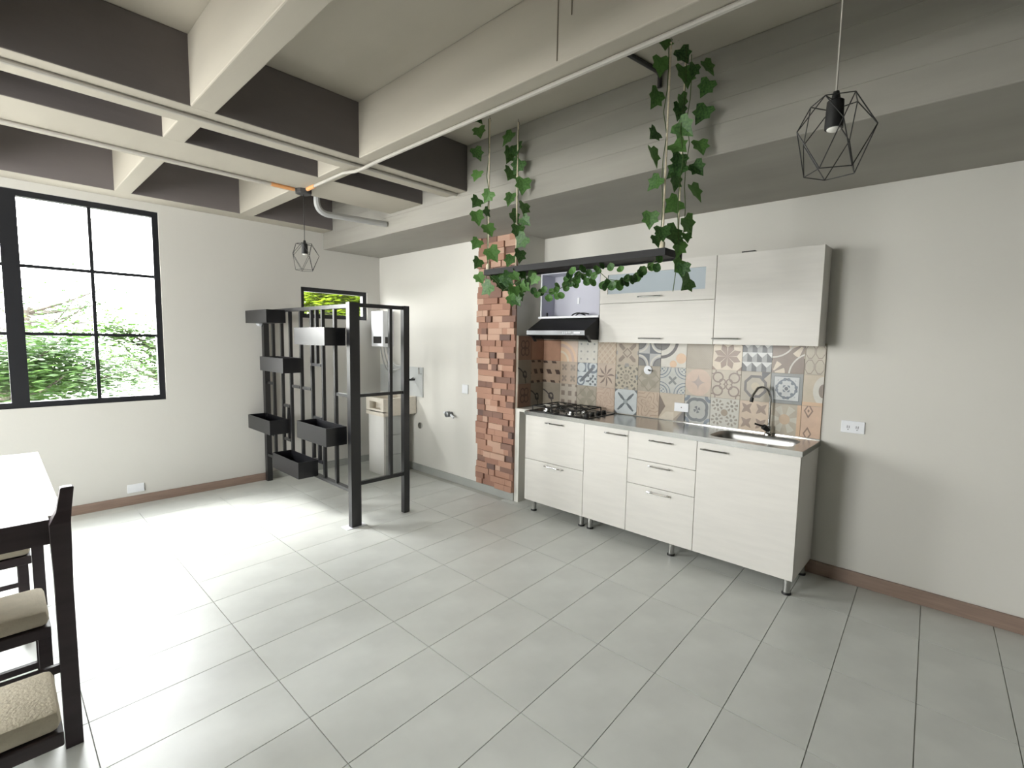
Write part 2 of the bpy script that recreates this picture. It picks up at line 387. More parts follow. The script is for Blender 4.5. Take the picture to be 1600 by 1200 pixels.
PAT = {
 'plain': (STN, [(lambda q: (sin(q.u*90)*sin(q.v*83)) > .55, c_(158, 146, 128))]),
 'terracotta': (TERR, [(lambda q: q.mx > .47, c_(160, 104, 72))]),
 'quatrefoil': (c_(150, 108, 84), [(lambda q: band(hyp(q.a-.15, q.b-.15), .15, .03), DBR), (lambda q: q.r < .06, DBR)]),
 'arcs': (ORG, [(lambda q: hyp(q.u, q.v) > .95, PNK), (lambda q: band(hyp(q.u, q.v), .75, .07), c_(192, 160, 140)), (lambda q: band(hyp(q.u, q.v), .45, .05), CRM)]),
 'dots': (PALE, [(lambda q: hyp(frac(q.u*3)-.5, frac(q.v*3)-.5) < .14, GRY), (lambda q: (hyp(frac(q.u*3), frac(q.v*3)) < .12), c_(190, 184, 168))]),
 'weave': (c_(190, 168, 140), [(lambda q: frac((q.u+q.v)*3.5) < .35, c_(178, 152, 126)), (lambda q: (frac((q.u-q.v)*3.5) < .25), c_(198, 180, 156))]),
 'cross': (BEI, [(lambda q: (q.sm > .28) & (vabs(q.a-q.b) < .11) & (q.mx < .38), TAU), (lambda q: band(q.sm, .18, .03), TAU), (lambda q: (q.mx > .44) & (vmin(q.a, q.b) < .08), GRY)]),
 'circles': (c_(178, 178, 176), [(lambda q: (q.cd > .46) & ((q.cu*q.cv) > 0), SLATE), (lambda q: q.cd < .34, c_(116, 114, 112)), (lambda q: band(q.cd, .43, .035), PALE), (lambda q: (q.cd < .34) & (q.cd > .29), c_(90, 90, 92))]),
 'blob': (PALE, [(lambda q: band(hyp(q.u, q.v-1), .62, .06), c_(86, 82, 82)), (lambda q: hyp(q.u, q.v-1) < .36, c_(112, 110, 108)), (lambda q: hyp(q.u-.8, q.v-.35) < .2, ORG), (lambda q: hyp(q.u-.5, q.v-.12) < .14, ORG)]),
 'star8': (CRM, [(lambda q: star(q), BRN), (lambda q: q.sm > .86, BRN)]),
 'cubes': (c_(150, 152, 152), [(lambda q: frac(q.u*3 + .5*mod(floor_(q.v*3), 2)) < .5, c_(72, 76, 80)), (lambda q: frac(q.v*3) > (.45 + vabs(frac(q.u*3 + .5*mod(floor_(q.v*3), 2)) - .5)), c_(208, 210, 208))]),
 'petal_arc': (c_(130, 110, 94), [(lambda q: (hyp(q.u, q.v) < .42) & (sin(atan2(q.v, q.u)*8) > -.3) & (hyp(q.u, q.v) > .1), CRM), (lambda q: (hyp(q.u-1, q.v-1) < .5) & (sin(atan2(q.v-1, q.u-1)*8) > -.3) & (hyp(q.u-1, q.v-1) > .15), CRM), (lambda q: band(hyp(q.u, q.v-1.25), .72, .025) | band(hyp(q.u-1.3, q.v+.05), .75, .025), PALE)]),
 'octagon': (c_(186, 176, 154), [(lambda q: band(vmax(vmax(vabs(frac(q.u*2)-.5), vabs(frac(q.v*2)-.5)), (vabs(frac(q.u*2)-.5)+vabs(frac(q.v*2)-.5))*.72), .44, .03), TAU)]),
 'rhombs': (c_(168, 142, 118), [(lambda q: (frac(q.u*2 + q.v*1.0) < .5) & (frac(q.v*2.0+.2) < .42), c_(78, 58, 48))]),
 'flowers': (c_(176, 154, 130), [(lambda q: hyp(frac(q.u*2)-.5, frac(q.v*2)-.5) < .3*vabs(sin(2*atan2(frac(q.v*2)-.5, frac(q.u*2)-.5))) + .06, TAU)]),
 'concentric': (ICE, [(lambda q: band(hyp(q.u-.18, q.v-.2), .18, .035) | (hyp(q.u-.18, q.v-.2) < .06), BLUE), (lambda q: band(hyp(q.u-.8, q.v-.85), .25, .05) | (hyp(q.u-.8, q.v-.85) < .1), BLUE), (lambda q: (vabs(q.u-q.v) < .1) & (q.r < .4), SLATE), (lambda q: orn(q) & (q.u > .45) & (q.v < .5), SLATE), (lambda q: (q.v > .6) & (q.u < .45) & (hyp(q.u-.2, q.v-.8) > .2), BLUE)]),
 'pinwheel8': (c_(190, 168, 146), [(lambda q: (q.r < .48*(1-frac(q.th*8/6.2832))*1.0) & (frac(q.th*8/6.2832) < .45), c_(124, 102, 90))]),
 'dotrings': (c_(186, 174, 150), [(lambda q: (vabs(frac(q.r*6)-.5) < .28) & (sin(q.th*12) > .1), c_(118, 112, 100)), (lambda q: (q.mx > .43) & (vmin(q.a, q.b) < .1), GRY)]),
 'clover': (STN, [(lambda q: q.r < .42*vabs(sin(q.th*2))+.05, c_(150, 142, 122)), (lambda q: band(q.sm, .5, .03), c_(142, 134, 114))]),
 'bluecurl': (c_(186, 188, 182), [(lambda q: band(q.cd, .3, .022) | band(q.cd, .42, .016), BLUE), (lambda q: (q.cd < .22) & (sin(q.a*40)*sin(q.b*40) > .2), BLUE), (lambda q: (q.r < .2) & (vabs(q.a-q.b) < .06), c_(120, 124, 124))]),
 'pinkstar': (BEI, [(lambda q: q.r < .5, PNK), (lambda q: (sqrt(q.a+.0001) + sqrt(q.b+.0001)) < .58, c_(170, 152, 140))]),
 'browncurl': (c_(190, 178, 156), [(lambda q: band(hyp(q.a-.28, q.b-.24), .17, .025) | band(hyp(q.a-.12, q.b-.08), .10, .02) | band(hyp(q.a-.46, q.b-.46), .1, .02), c_(124, 100, 88))]),
 'octarc': (c_(176, 166, 146), [(lambda q: band(vmax(q.mx, q.sm*.7) + q.u*0, .34, .045), c_(92, 86, 84)), (lambda q: (q.u > .7) & ((q.v - q.u) > .0) & (q.v > .6), c_(78, 78, 84)), (lambda q: q.r < .14, c_(196, 182, 152))]),
 'framed': (c_(140, 144, 142), [(lambda q: q.mx < .41, c_(110, 116, 122)), (lambda q: q.mx < .385, c_(202, 206, 206)), (lambda q: orn(q) & (q.mx < .36) & (q.sm < .55) & (q.sm > .12), BLUE), (lambda q: (q.r < .06) | ((q.sm > .3) & (vmin(q.a, q.b) < .02) & (q.mx < .34)), SLATE)]),
 'ovals': (c_(196, 180, 152), [(lambda q: hyp(q.u-1, (q.v-.5)*1.1) < .5, PALE), (lambda q: hyp(q.u-1, q.v-.5) < .22, TAU), (lambda q: q.v < .12, ORG)]),
 'darkcurve': (c_(150, 138, 120), [(lambda q: band(hyp(q.u+.2, q.v+.1), .8, .03) | band(hyp(q.u-.5, q.v-.4), .12, .04), DRK), (lambda q: (hyp(q.u-.6, q.v-.3) < .07), DRK)]),
 'checker': (c_(176, 164, 146), [(lambda q: (vabs(frac(q.u*2.5)-.5) < .26) & (vabs(frac(q.v*2.5)-.5) < .26), c_(128, 112, 98))]),
 'pinkswirl': (c_(194, 168, 144), [(lambda q: swirl(q), c_(180, 150, 128))]),
 'bluex': (ICE, [(lambda q: (vabs(q.a-q.b) < .085*(1-vabs(q.r-.28)*2.2)) & (q.r < .5), c_(94, 102, 108)), (lambda q: (q.sm > .86), c_(104, 110, 114)), (lambda q: (q.sm < .12), c_(150, 160, 162))]),
 'beigeswirl': (c_(192, 168, 142), [(lambda q: swirl(q) & (q.mx < .47), c_(166, 140, 118))]),
 'triangles': (c_(188, 172, 148), [(lambda q: (q.u < .26) & (q.b < (.26-q.u)*1.7), c_(122, 104, 88)), (lambda q: (q.u + (1-q.v)) > 1.55, c_(150, 136, 120)), (lambda q: ((q.u > .7) & (q.v < (q.u-.7)*1.4)), c_(104, 100, 98)), (lambda q: ((q.u-q.v) > .0) & (q.u < .6) & (q.v < .3), c_(202, 190, 168))]),
 'slatefloral': (c_(178, 180, 174), [(lambda q: band(hyp(q.a-.1, q.b-.1), .28, .055), c_(98, 104, 108)), (lambda q: (q.r < .13) & (sin(q.th*4) > -.4), c_(98, 104, 108)), (lambda q: (q.cd < .22) & (q.cd > .1), BLUE)]),
 'greyfloral': (c_(196, 194, 182), [(lambda q: hyp(frac(q.u*2)-.5, frac(q.v*2)-.5) < .10, c_(122, 114, 104)), (lambda q: (vabs(hyp(frac(q.u*2)-.5, frac(q.v*2)-.5)-.32) < .1) & (sin(8*atan2(frac(q.v*2)-.5, frac(q.u*2)-.5)) > 0), c_(136, 126, 112)), (lambda q: q.r < .12, c_(150, 134, 110))]),
 'lattice': (c_(202, 178, 150), [(lambda q: lens(frac(q.u*2), frac(q.v*2)), c_(146, 122, 104))]),
 'hexstar': (c_(184, 172, 150), [(lambda q: (cos(q.th*6) > 0) & (q.r < .45), c_(200, 196, 178)), (lambda q: q.r < .17, c_(198, 168, 132)), (lambda q: q.u > .88, ORG)]),
 'orangeorn': (c_(210, 172, 140), [(lambda q: (band(vabs(q.u-.35)+vabs(q.v-.85), .2, .04)) | (band(vabs(q.u-.35)+vabs(q.v-.12), .18, .04)), BRN), (lambda q: (vabs(q.u-.35)+vabs(q.v-.85)) < .06, BRN)]),
}
def pattern_mat(key, axis):
    nm = 'tile_%s_%s' % (key, axis)
    if nm in MATS: return MATS[nm]
    m, t, b = newmat(nm); V.t = t
    c = t.nodes.new('ShaderNodeTexCoord'); s = t.nodes.new('ShaderNodeSeparateXYZ'); t.links.new(c.outputs['Generated'], s.inputs[0])
    q = UV(V(s.outputs['X']) if axis == 'x' else 1 - V(s.outputs['Y']), V(s.outputs['Z']))
    base_c, layers = PAT[key]
    rgb = t.nodes.new('ShaderNodeRGB'); rgb.outputs[0].default_value = base_c; cur = rgb.outputs[0]
    for fn, col in layers:
        mx = t.nodes.new('ShaderNodeMix'); mx.data_type = 'RGBA'
        t.links.new(fn(q).x, mx.inputs['Factor']); t.links.new(cur, mx.inputs['A']); mx.inputs['B'].default_value = col
        cur = mx.outputs['Result']
    n = t.nodes.new('ShaderNodeTexNoise'); n.inputs['Scale'].default_value = 18; t.links.new(c.outputs['Object'], n.inputs['Vector'])
    h = t.nodes.new('ShaderNodeHueSaturation'); mr = t.nodes.new('ShaderNodeMapRange')
    mr.inputs['To Min'].default_value = .74; mr.inputs['To Max'].default_value = .98; h.inputs['Saturation'].default_value = .82
    t.links.new(n.outputs[0], mr.inputs[0]); t.links.new(mr.outputs[0], h.inputs['Value']); t.links.new(cur, h.inputs['Color'])
    t.links.new(h.outputs[0], b.inputs['Base Color']); b.inputs['Roughness'].default_value = .35
    MATS[nm] = m; return m
TY = [-2.276, -2.484, -2.679, -2.889, -3.073, -3.282, -3.477, -3.684, -3.881, -4.086, -4.279, -4.473, -4.589]
TZ = [.888, 1.096, 1.300, 1.500]
GRID = [['terracotta', 'arcs', 'dots', 'weave', 'cross', 'circles', 'blob', 'plain', 'star8', 'cubes', 'petal_arc', 'octagon'],
        ['rhombs', 'flowers', 'concentric', 'pinwheel8', 'dotrings', 'clover', 'bluecurl', 'pinkstar', 'browncurl', 'octarc', 'framed', 'ovals'],
        ['darkcurve', 'checker', 'clover', 'pinkswirl', 'bluex', 'beigeswirl', 'triangles', 'slatefloral', 'greyfloral', 'lattice', 'hexstar', 'orangeorn']]
GRT = mat('beige_grout', srgb(170, 160, 146), .85, var=.04)
bs = obj('wall_backsplash', B(D-.004, D, TY[-1], RY-.019, .886, 1.50), GRT, kind='structure')
bm = B(.0, D-.004, RY-.019, RY-.0, .874, 1.53); obj('tile_bed', bm, GRT, bs)
for r_ in range(3):
    for k in range(12):
        z0, z1 = TZ[2-r_], TZ[3-r_]
        obj('tile', B(D-.010, D-.004, TY[k+1]+.0012, TY[k]-.0012, z0+.0012, z1-.0012), pattern_mat(GRID[r_][k], 'y'), bs)
    for k, key in enumerate([['quatrefoil', 'terracotta'], ['darkcurve', 'rhombs'], ['quatrefoil', 'darkcurve']][r_]):
        x0 = [.003, .18][k]; x1 = [.178, .355][k]
        obj('tile', B(x0, x1, RY-.025, RY-.019, [1.309, 1.093, .878][r_], [1.527, 1.307, 1.091][r_]), pattern_mat(key, 'x'), bs)

# ------------------------------------------------------------------ kitchen base units
FX = -.099
def bar_handle(parent, x, ya, yb, z, r=.006):
    """slim bow handle along y, standing off a front at x"""
    bm = bmesh.new(); o = .026
    tube(bm, [(x-o*.75, ya+.006, z)] + [(x-o, ya+(yb-ya)*t, z) for t in (.12, .3, .5, .7, .88)] + [(x-o*.75, yb-.006, z)], r, 8)
    tube(bm, [(x+.001, ya-(ya-yb)*.1, z), (x-o, ya-(ya-yb)*.1, z)], r*.9, 8); tube(bm, [(x+.001, yb+(ya-yb)*.1, z), (x-o, yb+(ya-yb)*.1, z)], r*.9, 8)
    return obj('handle', bm, CHROME, parent, smooth=True)
def base_unit(label, y0, y1, fronts, legs):
    ym = (y0+y1)/2
    t = thing('base_cabinet', label, 'cabinet', (0.13, ym, 0), 'kitchen base cabinets')
    bm = bmesh.new(); p = .016
    box(bm, -.079, .345, y0-.0008, y0-p, .1, .848); box(bm, -.079, .345, y1+p, y1+.0008, .1, .848)
    box(bm, -.079, .345, y0-p, y1+p, .1, .116); box(bm, .337, .345, y0-p, y1+p, .116, .848); box(bm, -.079, -.0, y0-p, y1+p, .834, .848)
    obj('carcass', bm, CABE, t)
    for (nm, z0, z1, h) in fronts:
        f = obj(nm, B(FX, FX+.018, y0-.0016, y1+.0016, z0+.0016, z1-.0016, bev=.0015), CAB, t)
        bar_handle(f, FX, h[0], h[1], h[2])
    for (lx, ly) in legs:
        l = obj('leg', Lt((lx, ly, 0), [(.021, .012), (.021, .1)], 20), STEEL, t, smooth=True)
        obj('foot', Lt((lx, ly, 0), [(.026, 0), (.026, .008), (.022, .013)], 20), IRON, l, smooth=True)
    return t
base_unit('leftmost white base cabinet under the gas hob, with two wide fronts', -2.472, -3.088,
          [('drawer', .465, .848, (-2.71, -2.885, .805)), ('drawer', .097, .465, (-2.71, -2.885, .438))], [(-.05, -2.545), (-.045, -3.05), (.29, -2.545), (.29, -3.05)])
base_unit('narrow white base cabinet with one door, right of the hob cabinet', -3.088, -3.475,
          [('door', .097, .848, (-3.29, -3.462, .808))], [(-.045, -3.132), (.29, -3.132)])
base_unit('white base cabinet with three stacked drawers', -3.475, -3.983,
          [('drawer', .647, .848, (-3.655, -3.81, .803)), ('drawer', .465, .647, (-3.655, -3.81, .621)), ('drawer', .097, .465, (-3.655, -3.81, .433))], [(-.048, -3.816), (.29, -3.816)])
base_unit('rightmost white base cabinet under the sink, with one large square door', -3.983, -4.589,
          [('door', .097, .848, (-4.02, -4.175, .802))], [(-.06, -4.552), (.29, -4.552)])

# ------------------------------------------------------------------ steel worktop with sink bowl
wt = thing('worktop', 'stainless steel worktop running over all the base cabinets', 'worktop', (.13, -3.53, .849))
def rrect(x0, x1, y0, y1, r, n=6):
    out = []
    for cx, cy, a0 in ((x1-r, y1-r, 0), (x0+r, y1-r, 90), (x0+r, y0+r, 180), (x1-r, y0+r, 270)):
        out += [(cx+r*math.cos(R(a0+90*i/n)), cy+r*math.sin(R(a0+90*i/n))) for i in range(n+1)]
    return out
SX0, SX1, SY0, SY1 = -.035, .265, -4.515, -4.015
bm = bmesh.new(); CT = .882
outer = [bm.verts.new((x, y, CT)) for x, y in [(-.112, -4.596), (D-.012, -4.596), (D-.012, -2.468), (-.112, -2.468)]]
inner = [bm.verts.new((x, y, CT)) for x, y in rrect(SX0, SX1, SY0, SY1, .075)]
es = [bm.edges.new((outer[i], outer[(i+1) % 4])) for i in range(4)] + [bm.edges.new((inner[i], inner[(i+1) % len(inner)])) for i in range(len(inner))]
bmesh.ops.triangle_fill(bm, use_beauty=True, use_dissolve=False, edges=es)
low = [bm.verts.new((v.co.x, v.co.y, .849)) for v in outer]
for i in range(4): bm.faces.new((outer[i], outer[(i+1) % 4], low[(i+1) % 4], low[i]))
top = obj('steel_top', bm, STEEL, wt)
bm = bmesh.new(); prev = None
for k, (ins, dz) in enumerate([(0, 0), (.006, -.006), (.012, -.03), (.022, -.14), (.05, -.155), (.11, -.16)]):
    rg = [bm.verts.new((x, y, CT+dz)) for x, y in rrect(SX0+ins, SX1-ins, SY0+ins, SY1-ins, max(.075-ins*.4, .02))]
    if prev:
        for i in range(len(rg)): bm.faces.new((prev[i], prev[(i+1) % len(rg)], rg[(i+1) % len(rg)], rg[i]))
    prev = rg
bm.faces.new(prev)
BOWLS = mat('satin_steel', srgb(170, 170, 168), .36, 1, var=.04, scale=8)
bowl = obj('sink_bowl', bm, BOWLS, wt, smooth=True)
obj('drain', Lt((.115, -4.265, CT-.161), [(.035, .0015), (.035, .004), (.026, .0045), (.022, .002)], 20), CHROME, bowl, smooth=True)
obj('back_edge', B(D-.016, D-.011, -4.59, -2.47, CT, CT+.004), CHROME, wt)
# tap
tp = thing('sink_tap', 'chrome gooseneck tap with dark lever at the back of the sink', 'tap', (.318, -4.295, CT))
obj('tap_body', Lt((.318, -4.295, CT), [(.026, 0), (.026, .008), (.017, .014), (.017, .06), (.012, .065)], 16), CHROME, tp, smooth=True)
sp = [(.318, -4.295, CT+.05)] + [(.318, -4.295, CT+.24)] + [tuple(p) for p in arc((.318, -4.295, CT+.25), (.30, -4.285, CT+.345), (.24, -4.235, CT+.315))] + [(.215, -4.215, CT+.27), (.21, -4.21, CT+.245)]
spt = obj('spout', T(sp, .0085, 10), CHROME, tp, smooth=True)
obj('spout_tip', T([(.212, -4.212, CT+.252), (.207, -4.208, CT+.222)], .0115, 10), IRON, spt, smooth=True)
bm = T([(.318, -4.295, CT+.03), (.285, -4.27, CT+.055)], .018, 10); tube(bm, [(.29, -4.272, CT+.055), (.262, -4.222, CT+.072)], .006, 8)
obj('lever', bm, IRON, tp, smooth=True)

# ------------------------------------------------------------------ gas hob
hb = thing('gas_hob', 'black four burner gas hob set in the left end of the worktop', 'hob', (.13, -2.80, CT))
HX0, HX1, HY0, HY1 = -.075, .315, -3.10, -2.49
obj('hob_plate', B(HX0, HX1, HY0, HY1, CT+.0005, CT+.008, bev=.003), HOBG, hb)
for bx_, by_ in ((.02, -2.62), (.215, -2.62), (.02, -2.875), (.215, -2.875)):
    bn = obj('burner', Lt((bx_, by_, CT+.008), [(.045, 0), (.045, .006), (.032, .009), (.030, .018), (.012, .02)], 20), STEEL, hb, smooth=True)
    obj('burner_cap', Lt((bx_, by_, CT+.028), [(.030, 0), (.031, .004), (.026, .007)], 20), IRON, bn, smooth=True)
for by_ in (-2.62, -2.875):
    g = bmesh.new(); zt = CT+.046; a0, a1 = -.06, .295
    for (p, q) in (((a0, by_-.105), (a1, by_-.105)), ((a0, by_+.105), (a1, by_+.105)), ((a0, by_-.105), (a0, by_+.105)), ((a1, by_-.105), (a1, by_+.105)), ((.118, by_-.105), (.118, by_+.105))):
        tube(g, [(p[0], p[1], zt), (q[0], q[1], zt)], .0045, 6)
    for bx_ in (.02, .215):
        for dx, dy in ((1, 0), (-1, 0), (0, 1), (0, -1)):
            e = (.078 if bx_ < .1 and dx < 0 else .078); tube(g, [(bx_+dx*.03, by_+dy*.03, zt), (bx_+dx*e, by_+dy*(.103), zt)], .004, 6)
    for x in (a0, a1):
        for dy in (-.105, .105): tube(g, [(x, by_+dy, zt), (x, by_+dy, CT+.0075)], .0045, 6)
    obj('pan_support', g, IRON, hb, smooth=True)
for i in range(4):
    obj('knob', Lt((-.03 + i*.085, -3.055, CT+.0078), [(.021, 0), (.021, .008), (.016, .010), (.015, .026), (.012, .028)], 16), IRON, hb, smooth=True)

# ------------------------------------------------------------------ wall units
UX = .173
nc = thing('wall_niche', 'open white box shelf above the cooker hood', 'shelf', (.27, -2.70, 1.69), 'kitchen wall cabinets')
bm = bmesh.new()
box(bm, UX, D-.002, -2.385, -2.400, 1.688, 2.090); box(bm, UX, D-.002, -2.997, -3.011, 1.688, 2.090)
box(bm, UX, D-.002, -2.40, -2.997, 1.688, 1.704); box(bm, UX, D-.002, -2.40, -2.997, 2.074, 2.090); box(bm, D-.012, D-.002, -2.40, -2.997, 1.704, 2.074)
obj('box', bm, NICHE, nc)
obj('edging', B(UX-.002, UX, -2.385, -2.397, 1.688, 2.09), PLAST, nc); obj('edging', B(UX-.014, UX, -2.372, -3.011, 1.686, 1.703), PLAST, nc)
bm = Lt((.22, -2.425, 1.7045), [(.008, 0), (.008, .034), (.005, .036)], 10); obj('spool', bm, IRON, kind=None, label='small black cylinder in the left corner of the open box shelf', cat='fitting', smooth=True)
bm = T(arc((.26, -2.67, 1.711), (.27, -2.72, 1.755), (.28, -2.80, 1.713), 8), .006, 8); tube(bm, arc((.25, -2.72, 1.711), (.26, -2.76, 1.745), (.26, -2.85, 1.722), 8), .005, 8)
obj('power_cable', bm, IRON, label='coiled black cable with plug lying in the open box shelf', cat='cable', smooth=True)
obj('socket_plate', B(D-.018, D-.0125, -2.66, -2.685, 1.82, 1.875, bev=.002), PLAST, nc)

u2 = thing('wall_cabinet', 'wall cabinet with frosted glass flap above a plain flap', 'cabinet', (.27, -3.48, 1.482), 'kitchen wall cabinets')
def carcass(t, y0, y1, z0, z1):
    bm = bmesh.new(); p = .016; x0 = UX+.0185; x1 = D-.002
    if z0 < 1.5: x1 = D-.011
    box(bm, x0, x1, y0-.0006, y0-p, z0, z1); box(bm, x0, x1, y1+p, y1+.0006, z0, z1); box(bm, x0, x1, y0-p, y1+p, z0, z0+p); box(bm, x0, x1, y0-p, y1+p, z1-p, z1); box(bm, x1-.006, x1, y0-p, y1+p, z0+p, z1-p)
    obj('carcass', bm, CABE, t)
carcass(u2, -3.012, -3.945, 1.484, 2.088)
f = bmesh.new(); y0, y1, z0, z1 = -3.014, -3.943, 1.795, 2.089; g0, g1, h0, h1 = -3.083, -3.872, 1.869, 2.021
box(f, UX, UX+.018, y0, g0, z0, z1); box(f, UX, UX+.018, g1, y1, z0, z1); box(f, UX, UX+.018, g0, g1, z0, h0); box(f, UX, UX+.018, g0, g1, h1, z1)
bmesh.ops.remove_doubles(f, verts=f.verts, dist=1e-5)
fd = obj('flap_door', f, CAB, u2)
obj('glass_panel', B(UX+.006, UX+.011, g0-.0005, g1+.0005, h0+.0005, h1-.0005), FROST, fd); bar_handle(fd, UX, -3.37, -3.545, 1.835)
f2 = obj('flap_door', B(UX, UX+.018, y0, y1, 1.4835, 1.7925, bev=.0015), CAB, u2); bar_handle(f2, UX, -3.39, -3.56, 1.519)
u3 = thing('wall_cabinet', 'rightmost wall cabinet with one plain square door above the sink', 'cabinet', (.27, -4.26, 1.482), 'kitchen wall cabinets')
carcass(u3, -3.945, -4.580, 1.484, 2.088)
f3 = obj('door', B(UX, UX+.018, -3.947, -4.579, 1.4835, 2.089, bev=.0015), CAB, u3); bar_handle(f3, UX, -3.95, -4.115, 1.523)

obj('cable_cover', B(.18, .215, -4.10, -4.185, 2.0885, 2.099, bev=.003), DARKBOX, label='small dark object lying on top of the rightmost wall cabinet', cat='fitting')
# ------------------------------------------------------------------ cooker hood
hd = thing('cooker_hood', 'black slanted cooker hood with grey control strip above the hob', 'hood', (.17, -2.70, 1.53))
HYa, HYb = -2.398, -3.010
obj('hood_body', prism(bmesh.new(), [(-.02, 1.576), (UX+.0, 1.684), (D-.012, 1.684), (D-.012, 1.503), (.10, 1.503), (-.02, 1.537)], 'y', HYa, HYb), MATTE, hd)
st = obj('control_strip', B(-.026, -.0205, HYa, HYb, 1.538, 1.575), GREYP, hd)
for i in range(5): obj('button', Lt((-.0262, -2.80-i*.018, 1.557), [(.0065, 0), (.0065, -.004), (.005, -.005)], 12, 'x'), PLAST, st)
obj('badge', B(-.0265, -.026, -2.905, -2.965, 1.551, 1.563), PLAST, st)
vs = obj('visor', prism(bmesh.new(), [(.0, 1.532), (.006, 1.532), (.055, 1.488), (.049, 1.488)], 'y', -2.43, -3.0), VISOR, hd)
for ya in (-2.425, -3.003): obj('visor_arm', prism(bmesh.new(), [(-.01, 1.537), (.03, 1.537), (.07, 1.480), (.045, 1.480)], 'y', ya, ya-.012), BLACK, hd)

# ------------------------------------------------------------------ sockets, switches, fittings
def plate(name, label, cat, c, axis, wdt, hgt, m=PLAST, slots=None):
    x, y, z = c; bm = bmesh.new()
    if axis == 'x': box(bm, x-.008, x, y-wdt/2, y+wdt/2, z-hgt/2, z+hgt/2, bev=.003)
    else: box(bm, x-wdt/2, x+wdt/2, y-.008, y, z-hgt/2, z+hgt/2, bev=.003)
    o = obj(name, bm, m, label=label, cat=cat)
    for (dy, dz, a, b) in slots or []:
        if axis == 'x': obj('slot', B(x-.0088, x-.0075, y+dy-a/2, y+dy+a/2, z+dz-b/2, z+dz+b/2), DARKBOX if a < .02 else PLAST, o)
        else: obj('slot', B(x+dy-a/2, x+dy+a/2, y-.0088, y-.0075, z+dz-b/2, z+dz+b/2), DARKBOX if a < .02 else PLAST, o)
    return o
plate('wall_socket', 'white double socket on the cream wall right of the kitchen', 'socket', (D, -4.757, .99), 'x', .122, .075, slots=[(-.028, .0, .003, .016), (-.018, 0, .003, .016), (.018, 0, .003, .016), (.028, 0, .003, .016), (-.023, -.016, .005, .005), (.023, -.016, .005, .005)])
so = plate('wall_socket', 'white socket on the patterned tiles above the worktop', 'socket', (D-.0102, -3.665, .997), 'x', .115, .068, slots=[(0, 0, .007, .008)])
obj('pipe_tail', T([(D-.014, -3.69, .965), (D-.014, -3.69, .893)], .004, 8), CHROME, so)
o = obj('pipe_outlet', Lt((D-.0102, -3.372, 1.268), [(.036, 0), (.036, -.006), (.030, -.009)], 24, 'x'), PLAST, label='small round white outlet with a dark pin on the patterned tiles', cat='outlet', smooth=True)
obj('pin', T([(D-.019, -3.378, 1.270), (D-.045, -3.405, 1.266)], .006, 8), DARKBOX, o)
plate('wall_socket', 'small white plate on the cream wall left of the brick column', 'socket', (0, -1.568, .99), 'x', .09, .09, slots=[(0, .0, .035, .05)])
plate('wall_socket', 'white socket low on the window wall above the brown baseboard', 'socket', (-2.445, 0, .142), 'y', .12, .075, slots=[(-.02, 0, .04, .05), (.025, 0, .04, .05)])
gv = thing('gas_valve', 'grey gas valve stub on the cream wall left of the brick column', 'valve', (0, -1.36, .715))
obj('valve_body', Lt((0, -1.36, .715), [(.02, 0), (.02, -.03), (.03, -.035), (.03, -.075), (.022, -.08)], 14, 'x'), GREYP, gv, smooth=True)
obj('pipe', T([(-.03, -1.27, .722), (-.03, -1.36, .715), (-.05, -1.42, .705), (-.05, -1.45, .69)], .011, 8), PLAST, gv, smooth=True)
o = obj('wall_fitting', Lt((-1.385, 0, 1.615), [(.03, 0), (.03, -.03), (.018, -.045)], 14, 'y'), PLAST, label='small white round fitting on the window wall below the highest planter box', cat='fitting', smooth=True)

# ------------------------------------------------------------------ laundry corner: wash tub, tile panel, heater
tb = thing('laundry_tub', 'cream stone laundry tub on a white pedestal behind the black divider', 'sink', (-.22, -.56, 0))
bm = bmesh.new()
box(bm, -.43, -.012, -.75, -.40, .65, .69); box(bm, -.43, -.395, -.75, -.40, .69, .70); 
box(bm, -.43, -.012, -.75, -.715, .69, .84); box(bm, -.43, -.012, -.435, -.40, .69, .84); box(bm, -.05, -.012, -.715, -.435, .69, .84)
box(bm, -.43, -.395, -.715, -.69, .70, .84); box(bm, -.43, -.395, -.47, -.435, .70, .84); box(bm, -.43, -.395, -.69, -.47, .80, .84); box(bm, -.335, -.325, -.715, -.435, .69, .82); box(bm, -.43, -.395, -.69, -.47, .69, .72)
obj('basin', bm, CREAM, tb)
bm = B(-.41, -.385, -.72, -.42, 0, .65); box(bm, -.19, -.15, -.72, -.42, 0, .65); box(bm, -.385, -.19, -.445, -.42, 0, .65)
obj('pedestal', bm, TANK, tb)
for i in range(3): obj('panel', B(-.385, -.19, -.712, -.70, .002+i*.216, .214+i*.216), GREYT, tb)
tpn = obj('wall_tile_panel', B(-.012, 0, -.87, -.02, .842, 1.17), GREYT, kind='structure')
ft = thing('laundry_tap', 'dark tap on the grey tile panel above the laundry tub', 'tap', (-.012, -.72, 1.03))
obj('tap_body', T([(-.012, -.72, 1.03), (-.09, -.72, 1.03), (-.10, -.72, 1.0)], .012, 8), IRON, ft, smooth=True)
obj('tap_lever', T([(-.05, -.72, 1.04), (-.05, -.76, 1.055)], .008, 8), CHROME, ft, smooth=True)
o = obj('wall_tap', T([(-.012, -.845, 1.10), (-.04, -.845, 1.10), (-.045, -.845, 1.17)], .009, 8), CHROME, label='small steel hook tap at the right edge of the grey tile panel', cat='tap', smooth=True)
wd = obj('drain_outlet', Lt((0, -.82, .52), [(.035, 0), (.035, -.012), (.022, -.014)], 16, 'x'), CHROME, label='round drain outlet low on the wall beside the laundry tub', cat='outlet', smooth=True)
ht = thing('water_heater', 'white gas water heater with dark display in the laundry corner', 'heater', (-.08, -.17, 1.385))
